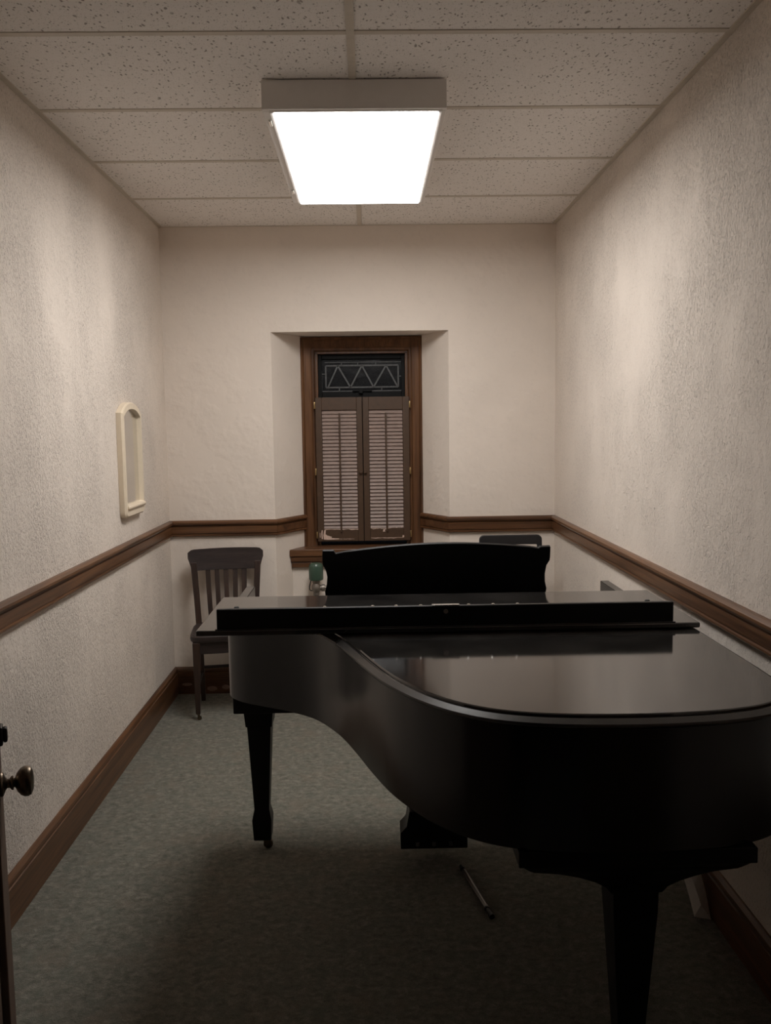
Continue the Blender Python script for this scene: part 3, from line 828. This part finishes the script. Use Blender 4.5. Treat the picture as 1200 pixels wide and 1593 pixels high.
bm = BM()
pv = [(1.006, 2.612, .003), (1.054, 2.597, .001), (1.047, 2.628, .075), (1.040, 2.662, .13), (1.030, 2.71, .185), (.992, 2.70, .175), (.984, 2.655, .115), (.996, 2.632, .06), (1.022, 2.600, .050), (1.010, 2.625, .10)]
pb = [(x + .006, y + .022, z) for x, y, z in pv]
vf = [bm.verts.new(p) for p in pv]; vb = [bm.verts.new(p) for p in pb]
fr = [(0, 1, 8), (1, 2, 8), (2, 9, 8), (2, 3, 9), (3, 4, 9), (4, 5, 9), (5, 6, 9), (6, 7, 9), (7, 8, 9), (7, 0, 8)]
for q in fr:
    bm.faces.new([vf[i] for i in q]); bm.faces.new([vb[i] for i in reversed(q)])
bd = [0, 1, 2, 3, 4, 5, 6, 7]
for i in range(8):
    k = (i + 1) % 8; bm.faces.new((vf[bd[k]], vf[bd[i]], vb[bd[i]], vb[bd[k]]))
tag(obj('crumpled_paper', bm, 'paper'), 'crumpled white paper standing on the carpet by the right baseboard', 'paper')

# ------------------------------------------------------------------ door leaf, open into the room
door = bpy.data.objects.new('door_1', None); COL.objects.link(door); door['kind'] = 'structure'
door['label'] = 'open brown wooden door at the left edge of the view, bronze knob'
E_ = Vector((-0.672, 1.535)); ang = math.radians(19.5)
u = Vector((-math.sin(ang), math.cos(ang))); nrm = Vector((u.y, -u.x))     # along the leaf, and out of its face
ROOT[door.name] = Vector((0, 0, 0))
def dp(s, o, z):       # s back from the free edge, o out of the face
    p = E_ - u * s + nrm * o; return (p.x, p.y, z)
bm = BM()
def slab(s0, s1, o0, o1, z0, z1):
    loft(bm, [[dp(s0, o0, z0), dp(s1, o0, z0), dp(s1, o1, z0), dp(s0, o1, z0)], [dp(s0, o0, z1), dp(s1, o0, z1), dp(s1, o1, z1), dp(s0, o1, z1)]])
slab(0, .12, -.042, 0, .008, 2.03); slab(.74, .86, -.042, 0, .008, 2.03)
slab(.12, .74, -.042, 0, 1.91, 2.03); slab(.12, .74, -.042, 0, .008, .22); slab(.12, .74, -.042, 0, 1.02, 1.16)
slab(.12, .74, -.030, -.012, .22, 1.02); slab(.12, .74, -.030, -.012, 1.16, 1.91)
obj('door_leaf', bm, 'door_z', door, bevel=0.003)
KZ = 0.950
bm = BM(); kp = dp(.050, 0, KZ)
lathe(bm, [(.020, 0), (.022, .002), (.020, .005), (.012, .008), (.008, .011), (.008, .015), (.012, .018), (.0125, .021), (.008, .022), (.0085, .024), (.016, .027), (.023, .033), (.0262, .039), (.0265, .045), (.024, .050), (.015, .054), (.001, .055)], kp, (nrm.x, nrm.y, 0), 28)
obj('door_knob', bm, 'bronze', door, smooth=True, label='aged bronze round knob')
bm = BM(); slab(.036, .064, 0, .009, 1.022, 1.056); slab(.042, .058, .009, .016, 1.026, 1.052)
obj('door_lock', bm, 'blackmetal', door, bevel=0.003)
# door jambs and head in the front wall
bm = BM()
box(bm, DX0, DX0 + .02, YF - .13, YF + .012, 0, DZ); box(bm, DX1 - .02, DX1, YF - .13, YF + .012, 0, DZ); box(bm, DX0 + .02, DX1 - .02, YF - .13, YF + .012, DZ - .02, DZ)
obj('door_frame', bm, 'door_z', door, bevel=0.002)

# ------------------------------------------------------------------ world, camera, view
w_ = bpy.data.worlds.new('night'); SC.world = w_; w_.use_nodes = True
bg = w_.node_tree.nodes['Background']; bg.inputs[0].default_value = (0.55, 0.6, 0.7, 1); bg.inputs[1].default_value = 0.004

yaw, pitch, roll, fpx, H = 0.0171, 0.0991, 0.0136, 1360.39, 1.5667
cy, sy, cp, sp, cr, sr = math.cos(yaw), math.sin(yaw), math.cos(pitch), math.sin(pitch), math.cos(roll), math.sin(roll)
f = Vector((sy * cp, cy * cp, -sp)); r = Vector((cy, -sy, 0)); dn = f.cross(r)
rx = r * cr + dn * sr; dx = -r * sr + dn * cr
cam = bpy.data.cameras.new('camera'); co = bpy.data.objects.new('camera', cam); COL.objects.link(co)
mw = Matrix.Identity(4)
for i in range(3):
    mw[i][0] = rx[i]; mw[i][1] = -dx[i]; mw[i][2] = -f[i]
mw[2][3] = H
co.matrix_world = mw
cam.sensor_fit = 'HORIZONTAL'; cam.sensor_width = 36.0; cam.lens = 36.0 * fpx / 1200
cam.clip_start = 0.02
SC.camera = co
SC.view_settings.view_transform = 'Standard'; SC.view_settings.look = 'None'
SC.view_settings.exposure = 0.06; SC.view_settings.gamma = 1.0; SC.view_settings.use_curve_mapping = False
SC.cycles.use_denoising = True
SC.cycles.max_bounces = 12; SC.cycles.diffuse_bounces = 8; SC.cycles.glossy_bounces = 6
SC.cycles.sample_clamp_indirect = 8
